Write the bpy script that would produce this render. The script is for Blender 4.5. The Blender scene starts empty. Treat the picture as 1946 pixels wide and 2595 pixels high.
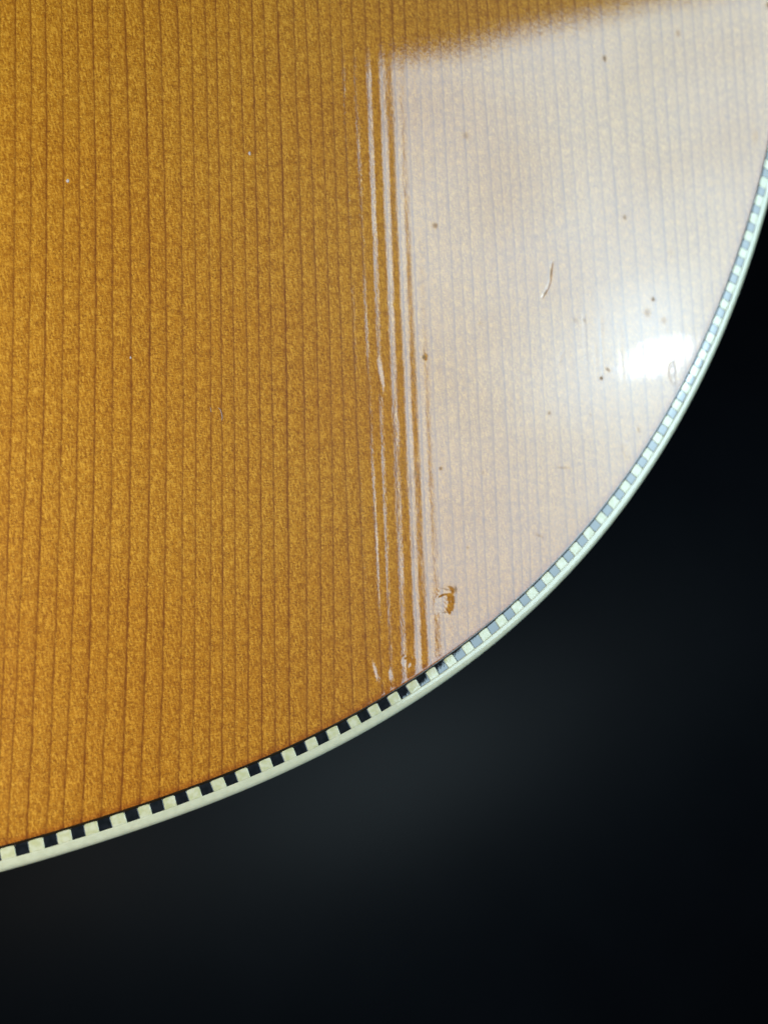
import bpy, math, random
import numpy as np
from mathutils import Matrix, Vector
random.seed(7)
rng = np.random.default_rng(11)
S = bpy.context.scene
C = S.collection

# ------------------------------------------------------------------ camera
# World frame: the guitar top lies in z = 0, grain along Y; the camera stands
# straight above the origin. The measured points of the photograph are mapped
# onto the plane of the top through this camera (W = 1946, H = 2595, focal F).
F, TA, TB, DIST = 2200.0, .33, .06, .11969
nv = np.array([-TA, -TB, 1.0]); nv /= np.linalg.norm(nv)
exv = np.cross([0, 1, 0], nv); exv /= np.linalg.norm(exv)
eyv = np.cross(nv, exv)

def plane(pts):
    """photograph points -> points of the guitar-top plane (metres)"""
    P = np.atleast_2d(np.array(pts, float))
    r = np.c_[(P[:, 0] - 973) / F, -(P[:, 1] - 1297.5) / F, np.ones(len(P))]
    X = r * (DIST / (r @ nv))[:, None]
    return np.c_[X @ exv, X @ eyv]

cam = bpy.data.objects.new('camera', bpy.data.cameras.new('camera'))
C.objects.link(cam)
S.camera = cam
rows = [(v[0], v[1], -v[2]) for v in (exv, eyv)] + [(-nv[0], -nv[1], nv[2])]
cam.matrix_world = Matrix.Translation((0, 0, DIST)) @ Matrix(rows).to_4x4()
cd = cam.data
cd.sensor_fit = 'HORIZONTAL'
cd.sensor_width = 5.7
cd.lens = 5.7 * F / 1946
cd.clip_start = .005
cd.clip_end = 50
cd.dof.use_dof = True
fp = np.array([(640 - 973) / F, -(1500 - 1297.5) / F, 1.0])
cd.dof.focus_distance = DIST / float(fp @ nv)
cd.dof.aperture_fstop = cd.lens / 2.2

# ------------------------------------------------------------------ world and lamps
w = bpy.data.worlds.new('World')
S.world = w
w.use_nodes = True
w.node_tree.nodes['Background'].inputs[0].default_value = (.55, .7, 1, 1)
w.node_tree.nodes['Background'].inputs[1].default_value = .018

CAM = np.array([0, 0, DIST])

def mirrored(px, extra):
    """the point of the room seen reflected in the top at photograph point px"""
    p = np.r_[plane(px)[0], 0]
    d = (p - CAM) / np.linalg.norm(p - CAM)
    q = p + d * extra
    return q, d

K, rk = mirrored((968, 118), .52)
u = np.r_[(plane((1076, 1700)) - plane((968, 118)))[0], 0]; u /= np.linalg.norm(u)
v = np.r_[(plane((1647, -26)) - plane((968, 118)))[0], 0]; v /= np.linalg.norm(v)
beta = -(u @ v) / (u @ rk)
te = v + beta * rk; te /= np.linalg.norm(te)
LH, LW = .48, .31                                    # softbox height and width
flip = np.array([1, 1, -1.0])
K, uu, tt = K * flip, u * flip, te * flip
cen = K + uu * LH / 2 + tt * LW / 2
ax, ay = tt, -uu
az = np.cross(ax, ay)
if az @ (-cen) < 0:                                  # lamp shines along its -Z
    pass
M = Matrix(((ax[0], ay[0], az[0], cen[0]), (ax[1], ay[1], az[1], cen[1]),
            (ax[2], ay[2], az[2], cen[2]), (0, 0, 0, 1)))
L = bpy.data.lights.new('window_softbox', 'AREA')
L.shape = 'RECTANGLE'; L.size = LW; L.size_y = LH
L.energy = 5.9
L.color = (.62, .865, 1.0)
# diffuser: brighter in front of its bulb
qg, dg = mirrored((1640, 900), 0)
tg = ((K / flip - qg) @ np.cross(u, te)) / (dg @ np.cross(u, te))
GC = (qg + dg * tg) * flip
L.use_nodes = True
lt = L.node_tree
em = lt.nodes['Emission']
ge = lt.nodes.new('ShaderNodeNewGeometry')
vd = lt.nodes.new('ShaderNodeVectorMath'); vd.operation = 'DISTANCE'
lt.links.new(ge.outputs['Position'], vd.inputs[0]); vd.inputs[1].default_value = tuple(GC)
def lm(op, a, b):
    n_ = lt.nodes.new('ShaderNodeMath'); n_.operation = op
    for i, x in enumerate((a, b)):
        if isinstance(x, (int, float)): n_.inputs[i].default_value = x
        else: lt.links.new(x, n_.inputs[i])
    return n_.outputs[0]
d2_ = lm('POWER', lm('DIVIDE', vd.outputs['Value'], .048), 2)
g_ = lm('DIVIDE', .50, lm('ADD', 1.0, d2_))
g2_ = lm('DIVIDE', .30, lm('ADD', 1.0, lm('POWER', lm('DIVIDE', vd.outputs['Value'], .17), 2)))
nz = lt.nodes.new('ShaderNodeTexNoise'); nz.inputs['Scale'].default_value = 11; nz.inputs['Detail'].default_value = 3
lt.links.new(ge.outputs['Position'], nz.inputs['Vector'])
fold = lm('ADD', .66, lm('MULTIPLY', nz.outputs['Fac'], .62))      # uneven translucent diffuser
# emission faded along the top edge to soften the border of its reflection
dt_ = lt.nodes.new('ShaderNodeVectorMath'); dt_.operation = 'DOT_PRODUCT'
lt.links.new(ge.outputs['Position'], dt_.inputs[0]); dt_.inputs[1].default_value = tuple(uu)
mr = lt.nodes.new('ShaderNodeMapRange'); mr.interpolation_type = 'SMOOTHSTEP'
k0_ = float(K @ uu)
mr.inputs['From Min'].default_value = k0_ - .002; mr.inputs['From Max'].default_value = k0_ + .022
lt.links.new(dt_.outputs['Value'], mr.inputs['Value'])
lt.links.new(lm('MULTIPLY', mr.outputs[0], lm('MULTIPLY', fold, lm('ADD', lm('ADD', g_, g2_), .60))), em.inputs['Strength'])
# unseen fill lamp, added to brighten the left part of the guitar
SL = bpy.data.lights.new('left_fill', 'AREA')
SL.shape = 'DISK'; SL.size = .10; SL.energy = .66; SL.color = (1.0, .97, .84)
so = bpy.data.objects.new('left_fill', SL)
C.objects.link(so)
so.location = (-.125, -.015, .12)
so.rotation_euler = (Vector(so.location) - Vector((.0, .01, 0))).to_track_quat('Z', 'Y').to_euler()
lo = bpy.data.objects.new('window_softbox', L)
C.objects.link(lo)
down = -az
if down @ (-cen) < 0:                                # turn round its own Y so it faces the guitar
    M = M @ Matrix.Rotation(math.pi, 4, 'Y')
lo.matrix_world = M
print('softbox centre', cen, 'tilt', az)
# the bare bulb seen in front of it
q, _ = mirrored((1668, 905), .30)
q = q * flip
B = bpy.data.lights.new('bulb', 'AREA')
B.shape = 'ELLIPSE'; B.size = .014; B.size_y = .031
B.energy = .017
B.color = (.86, .95, 1.0)
bo = bpy.data.objects.new('bulb', B)
C.objects.link(bo)
bo.location = q
bo.rotation_euler = (Vector(q) - Vector((.07, .02, 0))).to_track_quat('Z', 'Y').to_euler()

S.view_settings.view_transform = 'Standard'
S.view_settings.look = 'None'
S.view_settings.exposure = 0
S.view_settings.gamma = 1
S.render.engine = 'CYCLES'
S.render.resolution_x, S.render.resolution_y = 767, 1024

# ------------------------------------------------------------------ helpers
def tag(o, label=None, cat=None, group=None, kind=None):
    for k, x in (('label', label), ('category', cat), ('group', group), ('kind', kind)):
        if x: o[k] = x
    return o

def mesh(name, verts, faces, mat, parent=None, smooth=True):
    me = bpy.data.meshes.new(name)
    me.from_pydata([tuple(map(float, p)) for p in verts], [], faces)
    if smooth: me.shade_smooth()
    me.materials.append(mat)
    o = bpy.data.objects.new(name, me)
    C.objects.link(o)
    o.parent = parent
    return o

class Nodes:
    def __init__(s, name):
        s.m = bpy.data.materials.new(name); s.m.use_nodes = True
        s.t = s.m.node_tree; s.p = s.t.nodes['Principled BSDF']
    def n(s, typ, **kw):
        nd = s.t.nodes.new(typ)
        for k, x in kw.items():
            if k.startswith('i_'):
                nd.inputs[k[2:].replace('_', ' ')].default_value = x
            else: setattr(nd, k, x)
        return nd
    def l(s, a, b): s.t.links.new(a, b)
    def math(s, op, a, b=None, c=None, clamp=False):
        nd = s.n('ShaderNodeMath', operation=op, use_clamp=clamp)
        for i, x in enumerate((a, b, c)):
            if x is None: continue
            if isinstance(x, (int, float)): nd.inputs[i].default_value = x
            else: s.l(x, nd.inputs[i])
        return nd.outputs[0]
    def coords(s, scale, rot=0, src=None):
        if not hasattr(s, 'tc'): s.tc = s.n('ShaderNodeTexCoord').outputs['Object']
        mp = s.n('ShaderNodeMapping')
        mp.inputs['Rotation'].default_value = (0, 0, rot)
        # rotate first, then stretch
        s.l(src or s.tc, mp.inputs['Vector'])
        m2 = s.n('ShaderNodeVectorMath', operation='MULTIPLY')
        s.l(mp.outputs[0], m2.inputs[0]); m2.inputs[1].default_value = scale
        return m2.outputs[0]
    def noise(s, scale, rot=0, detail=2, rough=.5, dist=0, src=None):
        nd = s.n('ShaderNodeTexNoise')
        nd.inputs['Scale'].default_value = 1
        nd.inputs['Detail'].default_value = detail
        nd.inputs['Roughness'].default_value = rough
        nd.inputs['Distortion'].default_value = dist
        s.l(s.coords(scale, rot, src), nd.inputs['Vector'])
        return nd.outputs['Fac']
    def ramp(s, fac, lo_, hi_, a=0, b=1, smooth=True):
        nd = s.n('ShaderNodeMapRange', interpolation_type='SMOOTHSTEP' if smooth else 'LINEAR')
        nd.inputs['From Min'].default_value = lo_; nd.inputs['From Max'].default_value = hi_
        nd.inputs['To Min'].default_value = a; nd.inputs['To Max'].default_value = b
        s.l(fac, nd.inputs['Value'])
        return nd.outputs[0]
    def mix(s, fac, a, b, typ='MIX'):
        nd = s.n('ShaderNodeMix', data_type='RGBA', blend_type=typ)
        if isinstance(fac, (int, float)): nd.inputs[0].default_value = fac
        else: s.l(fac, nd.inputs[0])
        for i, x in ((6, a), (7, b)):
            if isinstance(x, tuple): nd.inputs[i].default_value = (*x, 1)
            else: s.l(x, nd.inputs[i])
        return nd.outputs[2]
    def bump(s, h, dist, to='Normal', normal=None):
        nd = s.n('ShaderNodeBump'); nd.inputs['Strength'].default_value = 1
        nd.inputs['Distance'].default_value = dist
        s.l(h, nd.inputs['Height'])
        if normal: s.l(normal, nd.inputs['Normal'])
        s.l(nd.outputs[0], s.p.inputs[to])
        return nd.outputs[0]

def lacquer(N, rough=.03, amp=1.0):
    """clear glossy coat with orange peel and fine wiping scratches"""
    p = N.p
    p.inputs['Coat Weight'].default_value = 1
    p.inputs['Coat IOR'].default_value = 1.5
    p.inputs['Coat Roughness'].default_value = rough
    a = N.noise((3600, 1700, 2600), -.3, 2, .6)
    b = N.noise((900, 260, 900), 0, 2, .5)
    c = N.noise((14000, 600, 9000), .05, 1, .5)
    h = N.math('ADD', N.math('MULTIPLY', a, 1.35), N.math('ADD', N.math('MULTIPLY', b, .8), N.math('MULTIPLY', c, .12)))
    N.bump(h, 3.3e-6 * amp, 'Coat Normal')

# ------------------------------------------------------------------ materials
def wood_material():
    N = Nodes('aged_spruce_lacquered')
    at = N.n('ShaderNodeAttribute', attribute_name='ring')
    ring = at.outputs['Fac']
    wob = N.noise((500, 160, 0), 0, 2)
    wob2 = N.noise((4000, 1500, 0), 0, 1)
    cell0 = N.math('FLOOR', N.math('ADD', ring, .0))
    r = N.math('ADD', ring, N.math('ADD', N.math('MULTIPLY', N.math('SUBTRACT', wob, .5), .16),
                                   N.math('MULTIPLY', N.math('SUBTRACT', wob2, .5), .09)))
    fr = N.math('FRACT', r)
    # distance to the late wood line, asymmetric: soft on the left, sharp on the right
    left = N.ramp(fr, .35, .99, 0, 1)
    left = N.math('POWER', left, 2.2)
    line = N.math('MAXIMUM', N.ramp(fr, .88, .97, 0, 1), N.ramp(fr, .0, .08, 1, 0))
    # strength of each line varies from ring to ring and along its length
    cell = N.math('FLOOR', N.math('ADD', r, .3))
    wn = N.n('ShaderNodeTexWhiteNoise', noise_dimensions='1D'); N.l(cell, wn.inputs['W'])
    along = N.ramp(N.noise((700, 90, 0), 0, 3), .35, .65, .72, 1)
    broken = N.ramp(N.noise((3000, 900, 0), 0, 2), .3, .6, .55, 1)
    st = N.math('MULTIPLY', N.math('MULTIPLY', N.ramp(wn.outputs['Value'], 0, 1, .72, 1.0), along), broken)
    # figure: every ring has its own run of short flecks
    wn2 = N.n('ShaderNodeTexWhiteNoise', noise_dimensions='1D'); N.l(cell0, wn2.inputs['W'])
    cb = N.n('ShaderNodeCombineXYZ'); N.l(N.math('MULTIPLY', wn2.outputs['Value'], .35), cb.inputs['Y'])
    vadd = N.n('ShaderNodeVectorMath', operation='ADD'); N.l(N.tc, vadd.inputs[0]); N.l(cb.outputs[0], vadd.inputs[1])
    RC = vadd.outputs[0]
    soft = N.math('MULTIPLY', N.ramp(fr, .05, 1.0, 0, 1, False), 1.0)
    blot = N.noise((330, 560, 0), 0, 3, .6, 0, RC)
    silk = N.noise((500, 1900, 0), .12, 3, .6, 0, RC)           # cross-grain bands
    fib = N.noise((4000, 950, 0), -.28, 2, .65)           # slanted short fibres
    fibv = N.noise((5200, 500, 0), 0, 2, .6)
    dots = N.noise((3700, 3100, 0), 0, 3, .7)
    dots2 = N.noise((2500, 4200, 0), 0, 2, .6)
    big = N.noise((28, 34, 0), 0, 2)
    base = N.mix(N.ramp(blot, .34, .66), (.46, .200, .015), (.55, .255, .024))
    base = N.mix(N.math('MULTIPLY', N.ramp(silk, .5, .66), .38), base, (.70, .38, .055))
    base = N.mix(N.math('MULTIPLY', N.ramp(silk, .48, .33), .42), base, (.37, .145, .012))
    base = N.mix(N.math('MULTIPLY', N.ramp(fib, .5, .67), .85), base, (.80, .45, .09))
    base = N.mix(N.math('MULTIPLY', N.ramp(fib, .48, .32), .78), base, (.30, .11, .009))
    base = N.mix(N.math('MULTIPLY', N.ramp(fibv, .52, .68), .65), base, (.78, .42, .08))
    base = N.mix(N.math('MULTIPLY', N.math('MULTIPLY', N.ramp(dots, .50, .36), .85), N.ramp(N.noise((420, 650, 0), 0, 2), .38, .62, .45, 1)), base, (.21, .075, .006))
    base = N.mix(N.math('MULTIPLY', N.ramp(dots2, .56, .70), .6), base, (.90, .55, .13))
    hor = N.noise((1700, 7000, 0), .05, 2, .6, 0, RC)
    base = N.mix(N.math('MULTIPLY', N.ramp(hor, .48, .34), .65), base, (.27, .10, .008))
    spark = N.noise((6800, 3600, 0), .1, 1, .5)
    base = N.mix(N.math('MULTIPLY', N.ramp(spark, .69, .76), .7), base, (.95, .62, .18))
    base = N.mix(N.math('MULTIPLY', left, N.math('MULTIPLY', st, .5)), base, (.33, .115, .008))
    base = N.mix(N.math('MULTIPLY', line, N.math('MULTIPLY', st, .9)), base, (.19, .055, .004))
    base = N.mix(N.math('MULTIPLY', soft, .17), base, (.55, .46, .36), 'MULTIPLY')
    # stray dark resin streaks
    rs = N.ramp(N.noise((2600, 110, 0), 0, 2, .5), .70, .76)
    base = N.mix(N.math('MULTIPLY', rs, .5), base, (.22, .06, .006))
    # large tone: oranger here, yellower there; redder toner close to the rim
    base = N.mix(N.math('MULTIPLY', N.ramp(big, .35, .65), .6), base, (.93, .84, .60), 'MULTIPLY')
    ed = N.n('ShaderNodeAttribute', attribute_name='edge').outputs['Fac']
    base = N.mix(N.ramp(ed, 0, .030, .22, 0), base, (1.0, .88, .95), 'MULTIPLY')
    base = N.mix(N.ramp(ed, .00005, .0013, .8, 0), base, (.72, .48, .45), 'MULTIPLY')
    base = N.mix(1.0, base, (.48, .412, .215), 'MULTIPLY')
    wd_ = N.n('ShaderNodeAttribute', attribute_name='worn').outputs['Fac']     # grime sits in the pits
    base = N.mix(N.ramp(wd_, .2, .9, 0, .8, False), base, (.10, .055, .018))
    N.l(base, N.p.inputs['Base Color'])
    N.p.inputs['Roughness'].default_value = .5
    N.p.inputs['Specular IOR Level'].default_value = .12
    lacquer(N, .035)
    # scuffs make the gloss uneven
    sc = N.ramp(N.noise((2500, 60, 0), .03, 2), .5, .75, .018, .05)
    wn_ = N.n('ShaderNodeAttribute', attribute_name='worn').outputs['Fac']
    N.l(N.math('ADD', sc, N.math('MULTIPLY', wn_, .35)), N.p.inputs['Coat Roughness'])
    N.l(N.math('SUBTRACT', 1.0, wn_, clamp=True), N.p.inputs['Coat Weight'])
    return N.m

def plastic(name, col, col2, rough=.4, sss=0, coat=.04, amp=1.0):
    N = Nodes(name)
    n1 = N.noise((1100, 1100, 700), 0, 2)
    c = N.mix(N.ramp(n1, .35, .65), col, col2)
    N.l(c, N.p.inputs['Base Color'])
    N.p.inputs['Roughness'].default_value = rough
    N.p.inputs['Specular IOR Level'].default_value = .15
    if sss:
        N.p.inputs['Subsurface Weight'].default_value = sss
        N.p.inputs['Subsurface Radius'].default_value = (1, .8, .5)
        N.p.inputs['Subsurface Scale'].default_value = .0004
    if col[0] < .02: N.p.inputs['Specular IOR Level'].default_value = 0
    lacquer(N, coat, amp)
    N.p.inputs['Coat IOR'].default_value = 1.62 if col[0] < .02 else 1.46
    return N.m

WOOD = wood_material()
IVORY = plastic('ivory_celluloid', (.305, .297, .215), (.33, .32, .235), .4, .35, .06)
WHITE = plastic('cream_celluloid', (.285, .275, .155), (.345, .33, .235), .4, .35, .05)
BLACK = plastic('black_celluloid', (.004, .005, .006), (.007, .008, .010), .5, 0, .015)
SEAM = plastic('seam_shellac', (.012, .007, .003), (.008, .005, .002), .5, 0, .2)
GLUE = plastic('aged_glue', (.16, .15, .07), (.10, .10, .04), .5, 0, .3)
def simple(name, col, rough=.6):
    N = Nodes(name); N.p.inputs['Roughness'].default_value = rough
    n1 = N.noise((60, 60, 400), 0, 3)
    N.l(N.mix(n1, col, tuple(x * 1.6 for x in col)), N.p.inputs['Base Color'])
    return N.m
ROSE = simple('dark_side_wood', (.010, .007, .005), .3)

# ------------------------------------------------------------------ outline of the body
TILES = np.array([(56.7,2153.1),(129,2133.8),(198.9,2113.3),(266.4,2091.6),(335.1,2067.5),(398.4,2045.5),(460.3,2023),(523,1998.9),(584.5,1973.6),(643.5,1948.3),(701.4,1921.8),(760.5,1895.2),(815.7,1868.2),(869.9,1839.3),(921.8,1812.8),(973.2,1784),(1023,1754.9),(1072.5,1723.5),(1119.5,1692.2),(1165,1660.8),(1207.9,1627.2),(1251.3,1592.9),(1291.9,1557.6),(1330.9,1522.3),(1369.7,1486.2),(1406.5,1449),(1442.6,1411.4),(1477.8,1373.3),(1510.3,1334.4),(1542,1295.6),(1571.8,1254.9),(1600.7,1214.1),(1628.3,1171.5),(1652.5,1128.3),(1676.9,1086.6),(1701,1044.4),(1725,1002.2),(1747.4,959.3),(1767.3,916.3),(1786.1,874.1),(1806.2,831.6),(1825.4,790.9),(1843.3,749),(1861.0,706.5),(1876.9,663.5),(1891.6,620.2),(1905,575.6),(1918,530.5),(1930.3,484.3),(1941.6,438)])
TP = plane(TILES)
idx = np.arange(len(TP))
px, py = np.polyfit(idx, TP[:, 0], 6), np.polyfit(idx, TP[:, 1], 6)
td = np.linspace(0, len(TP) - 1, 1500)
PX, PY = np.polyval(px, td), np.polyval(py, td)
seg = np.hypot(np.diff(PX), np.diff(PY)); sd = np.r_[0, np.cumsum(seg)]
ang = np.unwrap(np.arctan2(np.diff(PY), np.diff(PX)))
# smooth tangent angle, continued with steady curvature past both ends
sm = (sd[1:] + sd[:-1]) / 2
pa = np.polyfit(sm, ang, 4)
STOT = sd[-1]
def theta(s):
    s = np.asarray(s, float)
    a = np.polyval(pa, np.clip(s, .004, STOT - .004))
    k0 = 6.2 / 3.4 / 6 * math.pi / 180 * 1000; k1 = 6.8 / 3.4 / 6 * math.pi / 180 * 1000
    a = a + np.where(s < .004, (s - .004) * k0, 0) + np.where(s > STOT - .004, (s - STOT + .004) * k1, 0)
    return a
SS = np.arange(-.14, STOT + .16, .00005)
TH = theta(SS)
OX = np.r_[0, np.cumsum(np.cos((TH[1:] + TH[:-1]) / 2) * .00005)]
OY = np.r_[0, np.cumsum(np.sin((TH[1:] + TH[:-1]) / 2) * .00005)]
# place it on the measured centres (least squares shift)
for _ in range(3):
    pr = [np.argmin((OX - x)**2 + (OY - y)**2) for x, y in TP] if _ else [np.searchsorted(SS, s) for s in np.interp(idx, td, sd)]
    OX += (TP[:, 0] - OX[pr]).mean(); OY += (TP[:, 1] - OY[pr]).mean()
res = np.hypot(TP[:, 0] - OX[pr], TP[:, 1] - OY[pr]) * 1000
print('outline residual mm max %.3f' % res.max())
s_meas = SS[pr]
NX, NY = np.sin(TH), -np.cos(TH)                       # outward normal

def at(s, vv):
    """point at arc length s of the tile centre line, vv metres outwards"""
    return (np.interp(s, SS, OX) + vv * np.interp(s, SS, NX), np.interp(s, SS, OY) + vv * np.interp(s, SS, NY))

V_WOOD, V_TILE0, V_TILE1, V_OUT = -.00106, -.00074, .00074, .00237
def prof(vv):
    """height of the lacquered rim: a soft crown over the tiles, then rounding off"""
    vv = np.asarray(vv, float)
    z = -.000022 - 30.0 * (vv - .00030) ** 2
    z = np.where(vv < V_TILE0, z - 60 * (V_TILE0 - vv) ** 2 * 1.5, z)
    return z

# ------------------------------------------------------------------ late wood lines (photograph measurements)
k = 1 / 1.705
rowz = {0: [68,133,198,268,335,400,465,540,620,690,768,825,888,932,988,1035,1088,1140,1200,1270,1320,1375,1425,1472,1520],
        650: [65,133,197,272,343,413,483,563,643,716,788,843,906,952,1002,1058,1111,1162,1223,1296,1355,1410,1461,1512,1565],
        1300: [36,105,181,262,330,405,484,565,650,718,792,848,914,962,1020,1078,1132,1188,1250,1330,1390,1445,1500,1560,1620],
        1950: [0,50,130,215,285,365,445,530,610,690,775,830,905,960,1015,1070,1130,1190,1250,1325,1385,1440]}
lines = {i: [] for i in range(62)}
for y, r_ in rowz.items():
    for i, x in enumerate(r_): lines[i].append((x * k, y))
lines[25] = [(924,0),(957,830),(984,1550)]
lines[26] = [(969,220),(991,830),(1017,1550)]
lines[27] = [(1002,220),(1024,830),(1054,1550)]
lines[28] = [(1032,220),(1059,830),(1086,1550)]
lines[29] = [(1066,220),(1087,750),(1118,1400)]
for i, r_ in enumerate([(1093,1112,1135,1152),(1122,1140,1166,1178),(1146,1166,1193,1207),(1172,1191,1216,1229),(1198,1222,1251,1262),(1227,1254,1286,1298),(1252,1279,1309,1321),(1278,1301,1330,1342),(1302,1325,1357,1369),(1328,1353,1383,1393)]):
    lines[30 + i] = list(zip(r_, (220, 600, 1100, 1400)))
for i, r_ in enumerate([(1355,1383,1412),(1378,1408,1438),(1407,1440,1466),(1437,1469,1497),(1472,1504,1531),(1506,1537,1565),(1537,1570,1598),(1580,1609,1637),(1619,1651,1678),(1656,1686,1712),
                        (1685,1716,1742),(1714,1743,1770),(1740,1769,1796),(1768,1797,1824),(1790,1820,1848),(1815,1845,1873),(1840,1870,1898),(1865,1894,1922),(1890,1919,1947),(1915,1944,1972),(1940,1969,1997),(1962,1991,2019)]):
    lines[40 + i] = list(zip(r_, (220, 600, 1000)))
LF = []
for i in range(62):
    q_ = plane(lines[i])
    LF.append(np.polyfit(q_[:, 1], q_[:, 0], 2 if len(q_) >= 4 else 1))
NL = 62

def ring_at(X, y):
    """ring coordinate of the points X of one row"""
    yy = min(max(y, -.045), .10)
    xs = np.array([np.polyval(c, yy) if len(c) == 3 else np.polyval(c, yy) for c in LF])
    xs = np.maximum.accumulate(xs + np.arange(NL) * 1e-6)
    left = xs[0] - np.cumsum(LEFTGAP)[::-1][:]
    right = xs[-1] + np.cumsum(RIGHTGAP)
    full = np.r_[left, xs, right]
    ii = np.r_[np.arange(-len(left), 0), np.arange(NL), NL + np.arange(len(right))] + 100.0
    return np.interp(X, full, ii)
LEFTGAP = rng.uniform(.0019, .0026, 90)
RIGHTGAP = rng.uniform(.0017, .0024, 60)
LEFTGAP = LEFTGAP[::1]

# ------------------------------------------------------------------ the soundboard (real relief)
wx0, wy0 = at(SS, V_WOOD)
gx = np.r_[np.arange(-.150, -.016, .002), np.arange(-.016, .034, .00032), np.arange(.034, .1262, .0001)]
gy = np.r_[np.arange(wy0.min() - .0004, .098, .00016), np.arange(.098, .215, .0015)]
X, Y = np.meshgrid(gx, gy)
# right-hand rim per row, bottom rim per column
i0 = int(np.argmin(wy0)); ymax_i = int(np.argmax(wx0))
xr = np.interp(gy, wy0[i0:], wx0[i0:])
inside = X < xr[:, None]
yl = np.interp(gx, wx0[:i0 + 1], wy0[:i0 + 1])        # part left of the tail centre
inside &= ~((X < wx0[i0]) & (Y < yl[None, :]))

def dimple(Z, p, ru, rv, depth, rot=0, rim=0.0, power=1.0):
    """dent at photograph point p with half axes ru, rv (metres)"""
    c = plane(p)[0]
    R = max(ru, rv) * 3
    xi = np.where(abs(gx - c[0]) < R)[0]; yi = np.where(abs(gy - c[1]) < R)[0]
    if len(xi) == 0 or len(yi) == 0: return
    sl = (slice(yi[0], yi[-1] + 1), slice(xi[0], xi[-1] + 1))
    dx, dy = X[sl] - c[0], Y[sl] - c[1]
    a, b = dx * math.cos(rot) + dy * math.sin(rot), -dx * math.sin(rot) + dy * math.cos(rot)
    r2 = (a / ru) ** 2 + (b / rv) ** 2
    Z[sl] += -depth * np.exp(-r2 ** power) + rim * np.exp(-((np.sqrt(r2) - 1.5) / .35) ** 2)

def smooth_noise(shape_pts_x, shape_pts_y, cx, cy, seed):
    r = np.random.default_rng(seed)
    nx = int((gx[-1] - gx[0]) / cx) + 3; ny = int((gy[-1] - gy[0]) / cy) + 3
    G = r.normal(size=(ny, nx))
    fx = (gx - gx[0]) / cx; fy = (gy - gy[0]) / cy
    ix = fx.astype(int); iy = fy.astype(int)
    tx = fx - ix; ty = fy - iy
    tx = tx * tx * (3 - 2 * tx); ty = ty * ty * (3 - 2 * ty)
    A = G[iy][:, ix] * (1 - tx) + G[iy][:, ix + 1] * tx
    Bm = G[iy + 1][:, ix] * (1 - tx) + G[iy + 1][:, ix + 1] * tx
    return A * (1 - ty)[:, None] + Bm * ty[:, None]

RING = np.empty_like(X)
for j, y in enumerate(gy): RING[j] = ring_at(gx, y)
phase = RING - np.floor(RING)
Z = np.zeros_like(X)
# lacquer sunk over every ring: the right flank of each late wood ridge faces the window
amp = 8.0e-6 * (1 + .30 * smooth_noise(0, 0, .0022, .012, 1))
fade = 1 / (1 + np.exp((X - .0475 + .0045 * (Y / .04)) / .0035)) * .90 + .10
tt_ = np.linspace(0, 1, 513)
sl_ = -np.tanh(1.5 * np.sin(2 * np.pi * tt_))
hh_ = np.cumsum(sl_); hh_ = (hh_ - hh_.mean()); hh_ /= abs(hh_).max()
Z += amp * fade * np.interp((phase + .21) % 1, tt_, hh_)
Z += 1.3e-6 * fade * smooth_noise(0, 0, .0009, .004, 2)
bc = plane((1180, 235))[0]
Z += 4.2e-5 * np.exp(-((X - bc[0]) / .0105) ** 2 - ((Y - bc[1]) / .0085) ** 2)   # slight swell of the plate
Z += .45e-6 * smooth_noise(0, 0, .0005, .0007, 3)
Z += 1.6e-5 * smooth_noise(0, 0, .016, .020, 4) * .35
print('noise done')
mm = .001
for args in [((1074, 905), .30*mm, .38*mm, .02*mm), ((1102, 570), .42*mm, .42*mm, .02*mm), ((1180, 345), .7*mm, .5*mm, .012*mm),
             ((1730, 455), .3*mm, .3*mm, .008*mm), ((1805, 460), .35*mm, .3*mm, .012*mm), ((1366, 355), .15*mm, .3*mm, .01*mm),
             ((1306, 959), .25*mm, .2*mm, .01*mm), ((1248, 942), .2*mm, .2*mm, .01*mm), ((1464, 988), .2*mm, .2*mm, .01*mm)]:
    dimple(Z, *args)
WORN = np.zeros_like(Z)
def worn(p, ru, rv, k_, rot=0):
    """dull spot where the gloss is gone or covered with dirt"""
    T = np.zeros_like(Z); dimple(T, p, ru * mm, rv * mm, -k_, rot, 0, 1.6)
    np.maximum(WORN, T, out=WORN)
for a_ in [((1655, 758), .34, .34, .95), ((1640, 792), .62, .75, .38), ((1682, 812), .5, .6, .35), ((1690, 836), .2, .7, .25, -.3), ((1457, 811), .5, .4, .30),
           ((1481, 811), .26, .2, .7), ((1524, 958), .34, .34, 1.0), ((1540, 936), .48, .24, .8, -.7), ((1074, 905), .32, .38, 1.0), ((1102, 571), .45, .45, .6),
           ((1180, 342), .55, .5, .42), ((1583, 550), .32, .42, .7), ((1532, 147), .36, .55, .75), ((1392, 1047), .26, .26, .8), ((1496, 1051), .2, .2, .6),
           ((1618, 1089), .3, .42, .5), ((1216, 818), .2, .2, .7), ((1117, 1187), .28, .25, .8), ((1053, 1199), .25, .32, .9), ((1064, 1203), .2, .2, .7),
           ((1224, 1198), .2, .2, .6), ((1425, 1186), 1.3, .14, .55), ((1366, 1358), .8, .14, .55, -.4), ((1396, 690), .16, 1.0, .8, -.15), ((1381, 742), .16, .8, .8, -.5),
           ((1185, 1388), .2, .2, .6), ((1340, 942), .5, .5, .1), ((1946, 12), .5, .6, .6), ((1718, 83), .5, .6, .35), ((1700, 640), .5, .3, .3, -.8), ((1915, 345), .5, 1.2, .25, -.2)]:
    worn(*a_)
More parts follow.
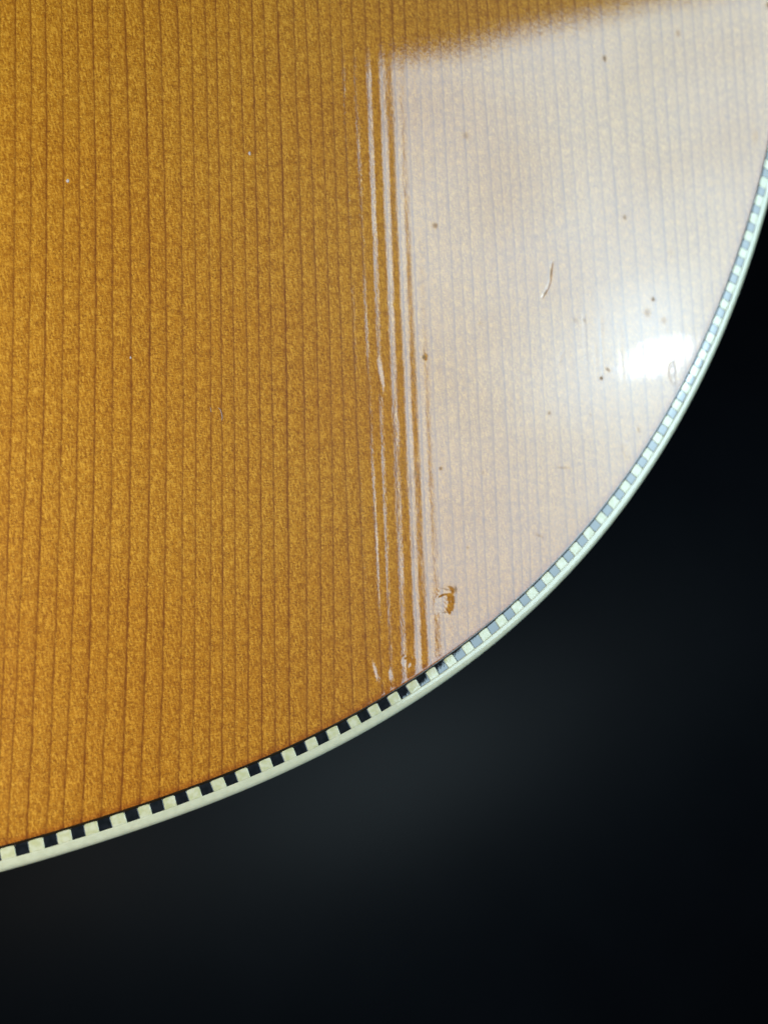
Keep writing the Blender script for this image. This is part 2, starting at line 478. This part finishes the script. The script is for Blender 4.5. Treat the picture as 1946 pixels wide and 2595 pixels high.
# grime lines along the broken edges of the chip
for p_, a_, b_, k_, r_ in [((1131, 1494), 1.0, .10, .8, -.25), ((1137, 1486), .8, .09, .6, -.1), ((1154, 1494), .28, .55, .75, .1), ((1133, 1505), .85, .09, .5, .05),
                           ((1152, 1518), .10, .8, .6, .05), ((1147, 1538), .14, .7, .55, -.25), ((1122, 1553), 1.3, .07, .6, .03)]:
    worn(p_, a_, b_, k_, r_)
# ring-shaped marks
dimple(Z, (1588, 1140), .42*mm, .75*mm, -.018*mm, .35, .016*mm)
dimple(Z, (1706, 945), .55*mm, 1.0*mm, -.030*mm, .1, .030*mm)
# scratches
def scratch(pts, width, depth):
    P_ = plane(pts)
    for a, b in zip(P_[:-1], P_[1:]):
        n_ = max(2, int(np.hypot(*(b - a)) / (width * .6)))
        for t in np.linspace(0, 1, n_, endpoint=False):
            c = a + (b - a) * t
            xi = np.where(abs(gx - c[0]) < width * 3)[0]; yi = np.where(abs(gy - c[1]) < width * 3)[0]
            if len(xi) == 0 or len(yi) == 0: continue
            sl = (slice(yi[0], yi[-1] + 1), slice(xi[0], xi[-1] + 1))
            r2 = ((X[sl] - c[0]) ** 2 + (Y[sl] - c[1]) ** 2) / width ** 2
            Z[sl] = np.minimum(Z[sl], Z[sl] * 0 - depth * np.exp(-r2)) if depth > 0 else np.maximum(Z[sl], -depth * np.exp(-r2))
scratch([(1399, 665), (1396, 690), (1394, 710), (1388, 728), (1380, 745), (1373, 755)], .17*mm, .045*mm)
scratch([(1412, 1186), (1443, 1186)], .12*mm, .02*mm)
scratch([(1356, 1353), (1376, 1362)], .12*mm, .02*mm)
scratch([(1416, 922), (1419, 905), (1430, 890)], .1*mm, .01*mm)
for xx in (1480, 1506, 1522, 1570, 1625, 1712):       # long wiping marks beside the bulb
    scratch([(xx, 800 + 3 * (xx % 40)), (xx + 12, 1010 + 2 * (xx % 60))], .12*mm, .0032*mm)
# the big chip: flat-bottomed bite with a lifted lower lip
def chip():
    c = plane((1128, 1522))[0]
    R = .004
    xi = np.where(abs(gx - c[0]) < R)[0]; yi = np.where(abs(gy - c[1]) < R)[0]
    sl = (slice(yi[0], yi[-1] + 1), slice(xi[0], xi[-1] + 1))
    dx, dy = (X[sl] - c[0]) / mm, (Y[sl] - c[1]) / mm
    def st(x, a, b):
        t = np.clip((x - a) / (b - a), 0, 1); return t * t * (3 - 2 * t)
    wig = .06 * np.sin(dy * 7) + .05 * np.sin(dx * 9 + 1)
    # main bite: sharp lower edge, shallow left side, tall round right wall
    low = st(dy + .10 * dx + wig * .6, -1.95, -1.80)
    rgt = 1 - (.40 * st(dx + .22 * (dy + .2) ** 2 + wig, .35, 1.2) + .55 * st(dx + .22 * (dy + .2) ** 2 + wig, .95, 1.5))
    lft = st(dx + wig, -1.75, -.5)
    top = 1 - st(dy + .28 * (dx - .2) ** 2 + wig, .75, 1.05)
    d_ = .085 * low * rgt * lft * top
    # shell-like terraces
    d_ += .022 * low * rgt * lft * (st(dy + .3 * dx ** 2, .05, .16) - st(dy + .3 * dx ** 2, .75, .95))
    d_ += .026 * low * rgt * st(dx - .25 * dy, -.25, -.12) * (1 - st(dy + .4 * dx, -.2, .1))
    d_ += .026 * low * rgt * st(dy * .9 + dx, .05, .2) * (1 - st(dy - .5 * dx, -.6, -.4))
    # smaller bite above
    r2_ = ((dx - .45) / 1.05) ** 2 + ((dy - 1.35) / .62) ** 2
    d_ += .05 * st(-r2_, -1.0, -.35) * st(dx, -.9, .9) * (1 + .25 * np.sin(dy * 14 + dx * 3))
    d_ += .009 * np.sin(dy * 9 + dx * 4 + 1.5 * np.sin(dx * 5)) * low * lft * (1 - st(dy, 1.6, 2.0)) * (1 - st(dx, 1.2, 1.6))
    Z[sl] -= d_ * mm
chip()
# crescent chip near the rim and the bright worn streak
dimple(Z, (1030, 1676), .55*mm, .50*mm, .055*mm, .3, .012*mm)
dimple(Z, (1043, 1680), .30*mm, .45*mm, .05*mm, -.4)
def ridge(p0, p1, width, slope_amp):
    """a run of raised lacquer whose right flank catches the window"""
    a, b = plane(p0)[0], plane(p1)[0]
    d = b - a; Ln = np.hypot(*d); d /= Ln; nn = np.array([-d[1], d[0]])
    R = Ln
    c = (a + b) / 2
    xi = np.where(abs(gx - c[0]) < R)[0]; yi = np.where(abs(gy - c[1]) < R)[0]
    sl = (slice(yi[0], yi[-1] + 1), slice(xi[0], xi[-1] + 1))
    t = ((X[sl] - a[0]) * d[0] + (Y[sl] - a[1]) * d[1]) / Ln
    q2 = ((X[sl] - a[0]) * nn[0] + (Y[sl] - a[1]) * nn[1]) / width
    env = np.clip(np.sin(np.pi * np.clip(t, 0, 1)), 0, 1)
    Z[sl] += slope_amp * width * env * np.exp(-q2 ** 2)
ridge((932, 1655), (955, 1745), .55*mm, .085)
ridge((950, 900), (975, 1010), .5*mm, .035)
ridge((975, 1690), (985, 1730), .5*mm, .05)
# distance to the rim
near = np.hypot(0, 0)
ED = np.full_like(X, .05)
dist_in = (xr[:, None] - X)
ids = np.where((np.abs(np.gradient(xr, gy))[:, None] * 0 + dist_in < .11))
cosn = np.interp(gy, wy0[i0:], np.abs(NX[i0:]))
ED = np.clip(dist_in * cosn[:, None] * (1 - .15 * np.clip(dist_in / .1, 0, 1)), 0, .05)
# keep cells with a corner inside, pull outer corners onto the rim
cell = inside[:-1, :-1] | inside[1:, :-1] | inside[:-1, 1:] | inside[1:, 1:]
used = np.zeros_like(inside)
used[:-1, :-1] |= cell; used[1:, :-1] |= cell; used[:-1, 1:] |= cell; used[1:, 1:] |= cell
snap = used & ~inside
sj, si = np.where(snap)
sx, sy = X[sj, si], Y[sj, si]
step = 4
cx_, cy_ = wx0[::step], wy0[::step]
for a in range(0, len(sx), 4000):
    d2 = (sx[a:a+4000, None] - cx_[None]) ** 2 + (sy[a:a+4000, None] - cy_[None]) ** 2
    m_ = d2.argmin(1)
    sx[a:a+4000] = cx_[m_]; sy[a:a+4000] = cy_[m_]
X[sj, si] = sx; Y[sj, si] = sy
ED[sj, si] = 0
Z -= 3.0e-5 * np.exp(-ED / .00012)                    # the lacquer rolls over at the purfling
vid = -np.ones(X.shape, np.int64)
vid[used] = np.arange(used.sum())
cj, ci = np.where(cell)
quads = np.stack([vid[cj, ci], vid[cj, ci + 1], vid[cj + 1, ci + 1], vid[cj + 1, ci]], 1)
co = np.stack([X[used], Y[used], Z[used]], 1).astype(np.float32)
me = bpy.data.meshes.new('soundboard')
me.vertices.add(len(co)); me.vertices.foreach_set('co', co.ravel())
me.loops.add(quads.size); me.loops.foreach_set('vertex_index', quads.ravel().astype(np.int32))
me.polygons.add(len(quads)); me.polygons.foreach_set('loop_start', np.arange(0, quads.size, 4, dtype=np.int32))
me.update(calc_edges=True)
me.shade_smooth()
for nm, arr in (('ring', RING), ('edge', ED), ('worn', WORN)):
    at_ = me.attributes.new(nm, 'FLOAT', 'POINT')
    at_.data.foreach_set('value', arr[used].astype(np.float32))
me.materials.append(WOOD)
print('soundboard quads', len(quads))

guitar = bpy.data.objects.new('acoustic_guitar', None)
C.objects.link(guitar)
guitar.empty_display_size = .02
tag(guitar, 'glossy honey-amber guitar body with straight grained top and black and white checkered edge', 'guitar')
sb = bpy.data.objects.new('soundboard', me)
C.objects.link(sb); sb.parent = guitar

# ------------------------------------------------------------------ rim: seam, tiles, binding, side
def strip(name, vs, zs, mat, s0, s1, ds=.0005, gapf=None, parent=guitar):
    """sweep the open profile (vs, zs) along the outline"""
    ss = np.arange(s0, s1, ds)
    V_, F_ = [], []
    n_ = len(vs)
    for a, s in enumerate(ss):
        sh = gapf(s) if gapf else 0
        x, y = at(s, np.array(vs) + sh * (np.array(vs) < V_TILE1 + 2e-4))
        V_ += list(zip(x, y, zs))
    for a in range(len(ss) - 1):
        for b in range(n_ - 1):
            p = a * n_ + b
            F_.append((p, p + n_, p + n_ + 1, p + 1))
    return mesh(name, V_, F_, mat, parent)

SA, SB = -.115, STOT + .115
ZD = -.0016
vs = [V_WOOD - .0004, V_WOOD - .0004, V_WOOD - .0001, V_WOOD + .0001, V_TILE0 + .00004, V_TILE0 + .00004]
strip('purfling_line', vs, [ZD, -.00012, -.00010, -.00009, -.00008, ZD], SEAM, SA, SB)
strip('glue_line', [V_TILE0, V_TILE0, V_TILE1 + .0003, V_TILE1 + .0003], [ZD, -.00022, -.00022, ZD], GLUE, SA, SB)

def gap(s):
    """the binding has shrunk away from the tiles along the right-hand side"""
    t = (s - SG0) / (SG1 - SG0)
    if t < 0 or t > 1: return 0
    return (.5 - .5 * math.cos(2 * math.pi * min(max(t, 0), 1))) ** .6 * .00010 * (1 + .35 * math.sin(s * 900))
SG0, SG1 = s_meas[31], s_meas[45]
# binding cross-section: flat crown, round shoulder, vertical outer wall
bv = list(np.linspace(V_TILE1 + .00001, V_OUT - .0010, 5))
bz = list(prof(bv))
z0 = bz[-1]
R_ = .0010
sl0 = math.atan(2 * 30.0 * (bv[-1] - .00030))
for a in np.linspace(sl0, math.pi / 2, 12)[1:]:
    bv.append(V_OUT - R_ + R_ * (math.sin(a) - math.sin(sl0)) / (1 - math.sin(sl0)) * 1.0)
    bz.append(z0 - R_ * (math.cos(sl0) - math.cos(a)))
bv.append(V_OUT); bz.append(-.0042)
bv.append(V_OUT - .0003); bz.append(-.0046)
bv = [bv[0] + .00002] + bv; bz = [ZD] + bz
bv[1] += 0
strip('binding', bv, bz, IVORY, SA, SB, .0005, gap)

def tile(name, s0, s1, mat, lean, round_in):
    """one celluloid block, slightly crowned with eased edges"""
    ns, nvv = 7, 6
    e = .000005
    V_, F_ = [], []
    vs_ = V_TILE0 + .00001 + (V_TILE1 - V_TILE0 - .00001) * np.array([0, .05, .34, .67, .965, 1])
    ts_ = [0, .05, .15, .5, .85, .95, 1]
    for i in range(ns):
        t = ts_[i]
        for j in range(nvv):
            q_ = (vs_[j] - V_TILE0) / (V_TILE1 - V_TILE0)
            s = s0 + (s1 - s0) * t + lean * (q_ - .5)
            cut = 0
            if round_in and j < 2:
                cut = round_in * (1, .36, .08, 0, .08, .36, 1)[i] * (1, .85)[j]
            vv = vs_[j] + cut
            x, y = at(s, vv)
            z = prof(vv) - (e if i in (0, ns - 1) or j in (0, nvv - 1) else 0) * .4
            V_.append((float(x), float(y), float(z)))
    top = len(V_)
    for i in range(ns - 1):
        for j in range(nvv - 1):
            p = i * nvv + j
            F_.append((p, p + nvv, p + nvv + 1, p + 1))
    ringv = [i * nvv for i in range(ns)] + [(ns - 1) * nvv + j for j in range(1, nvv)] + \
            [i * nvv + nvv - 1 for i in range(ns - 2, -1, -1)] + [j for j in range(nvv - 2, 0, -1)]
    for p in ringv:
        x, y, z = V_[p]; V_.append((x, y, ZD))
    m_ = len(ringv)
    for a in range(m_):
        b = (a + 1) % m_
        F_.append((ringv[b], ringv[a], top + a, top + b))
    o = mesh(name, V_, F_, mat, guitar)
    # hard edges between top and walls
    me_ = o.data
    me_.polygons.foreach_set('use_smooth', [True] * ((ns - 1) * (nvv - 1)) + [False] * m_)
    return o

pitch = .0034
cs = list(s_meas)
while cs[0] > SA + .004: cs.insert(0, cs[0] - pitch * random.uniform(.99, 1.01))
while cs[-1] < SB - .004: cs.append(cs[-1] + pitch * random.uniform(.99, 1.01))
hw = [.00083 * random.uniform(.95, 1.05) for _ in cs]
for i, s in enumerate(cs):
    # outside the picture the blocks are still there, as far as a step aside could show
    ln = random.uniform(-.00006, .00010)
    tile('black_tile', s - hw[i], s + hw[i], BLACK, ln, 0)
    if i + 1 < len(cs):
        tile('white_tile', s + hw[i] + .000012, cs[i + 1] - hw[i + 1] - .000012, WHITE, ln, .00021)

strip('side', [V_OUT - .0003, V_OUT - .0003, V_OUT - .0003, V_OUT - .0003], [-.0044, -.03, -.07, -.105], ROSE, SA, SB, .001)
# back plate under the body
ss = np.arange(SA, SB, .002)
bx, by = at(ss, V_OUT - .0003)
pts = [(x, y, -.105) for x, y in zip(bx, by)] + [(-.15, .215, -.105)]
mesh('back', pts, [tuple(range(len(pts)))], ROSE, guitar, False)

# ------------------------------------------------------------------ dust and lint lying on the lacquer
LINT = simple('pale_lint', (.22, .17, .16), .7)
def fibre(pts, rad, label):
    P_ = plane(pts)
    c = P_[0]
    V_, F_ = [], []
    P3 = [(p[0] - c[0], p[1] - c[1], rad * (1 + 1.5 * math.sin(math.pi * i / (len(P_) - 1)))) for i, p in enumerate(P_)]
    for i, p in enumerate(P3):
        a = P3[max(i - 1, 0)]; b = P3[min(i + 1, len(P3) - 1)]
        tx, ty = b[0] - a[0], b[1] - a[1]; l_ = math.hypot(tx, ty)
        nx_, ny_ = -ty / l_, tx / l_
        for q_ in range(6):
            an = q_ * math.pi / 3
            V_.append((p[0] + nx_ * rad * math.cos(an), p[1] + ny_ * rad * math.cos(an), p[2] + rad * math.sin(an)))
    for i in range(len(P3) - 1):
        for q_ in range(6):
            F_.append((i * 6 + q_, i * 6 + (q_ + 1) % 6, (i + 1) * 6 + (q_ + 1) % 6, (i + 1) * 6 + q_))
    F_.append(tuple(range(5, -1, -1))); F_.append(tuple((len(P3) - 1) * 6 + q_ for q_ in range(6)))
    o = mesh('lint_fibre', V_, F_, LINT)
    o.location = (c[0], c[1], .00001)
    tag(o, label, 'lint', 'pale specks and fibres lying on the lacquer')
fibre([(553, 1033), (558, 1038), (561, 1047), (563, 1057), (562, 1065)], 3.2e-5, 'tiny curved pale hair lying on the bare amber wood left of the reflection')
fibre([(533, 1032), (534, 1038), (535, 1044)], 2.2e-5, 'shorter straight pale hair just left of the curved hair on the amber wood')
def speck(p, r, label, seed):
    rr = random.Random(seed)
    V_, F_ = [], []
    for j, (rad, z) in enumerate(((1, 0), (1.05, .25), (.6, .55))):
        for i in range(8):
            a = i * math.pi / 4
            q_ = rad * r * rr.uniform(.65, 1.25)
            V_.append((q_ * math.cos(a), 1.4 * q_ * math.sin(a), z * r))
    for j in range(2):
        for i in range(8):
            F_.append((j * 8 + i, j * 8 + (i + 1) % 8, (j + 1) * 8 + (i + 1) % 8, (j + 1) * 8 + i))
    F_.append(tuple(16 + i for i in range(8)))
    o = mesh('dust_speck', V_, F_, LINT)
    c = plane(p)[0]; o.location = (c[0], c[1], 0)
    tag(o, label, 'dust', 'pale specks and fibres lying on the lacquer')
speck((632, 388), .00019, 'pale dust speck on the upper amber wood, nearest the bright reflection', 1)
speck((171, 457), .00018, 'pale dust speck on the amber wood close to the left edge of the photo', 2)
speck((331, 906), .00012, 'smallest pale dust speck, on the amber wood left of the curved hair', 3)

# ------------------------------------------------------------------ black surface far below
N = Nodes('black_cloth')
N.l(N.mix(N.noise((9, 9, 9), 0, 3), (.0022, .0028, .0042), (.006, .007, .009)), N.p.inputs['Base Color'])
N.p.inputs['Roughness'].default_value = .46
N.p.inputs['Specular Tint'].default_value = (1, .92, .86, 1)
N.p.inputs['Specular IOR Level'].default_value = .095
fr_ = np.r_[plane((1010, 1900))[0], 0] - CAM
Fp = CAM + fr_ / abs(fr_[2]) * .54
n1_ = (CAM - Fp) / np.linalg.norm(CAM - Fp); n2_ = (cen - Fp) / np.linalg.norm(cen - Fp)
fn = (n1_ + n2_) / np.linalg.norm(n1_ + n2_)
print('floor normal', fn, Fp)
gxs = np.linspace(-1.5, 1.5, 41); gys = np.linspace(-1, 1, 61)
fv = []
for y in gys:
    yy = y * 1.2
    for x in gxs:
        r_ = abs(yy)
        fv.append((x, yy, -(r_ * r_ * 1.1 if r_ < .35 else .13475 + (r_ - .35) * .77) + .004 * math.sin(x * 9 + yy * 4)))
ff = [(a * 41 + b, a * 41 + b + 1, a * 41 + b + 42, a * 41 + b + 41) for a in range(60) for b in range(40)]
fl = mesh('backdrop', fv, ff, N.m, None, True)
fl.location = Fp
fl.rotation_euler = Vector(fn).to_track_quat('Z', 'Y').to_euler()
tag(fl, 'out of focus black cloth sloping away far behind the guitar', None, None, 'structure')
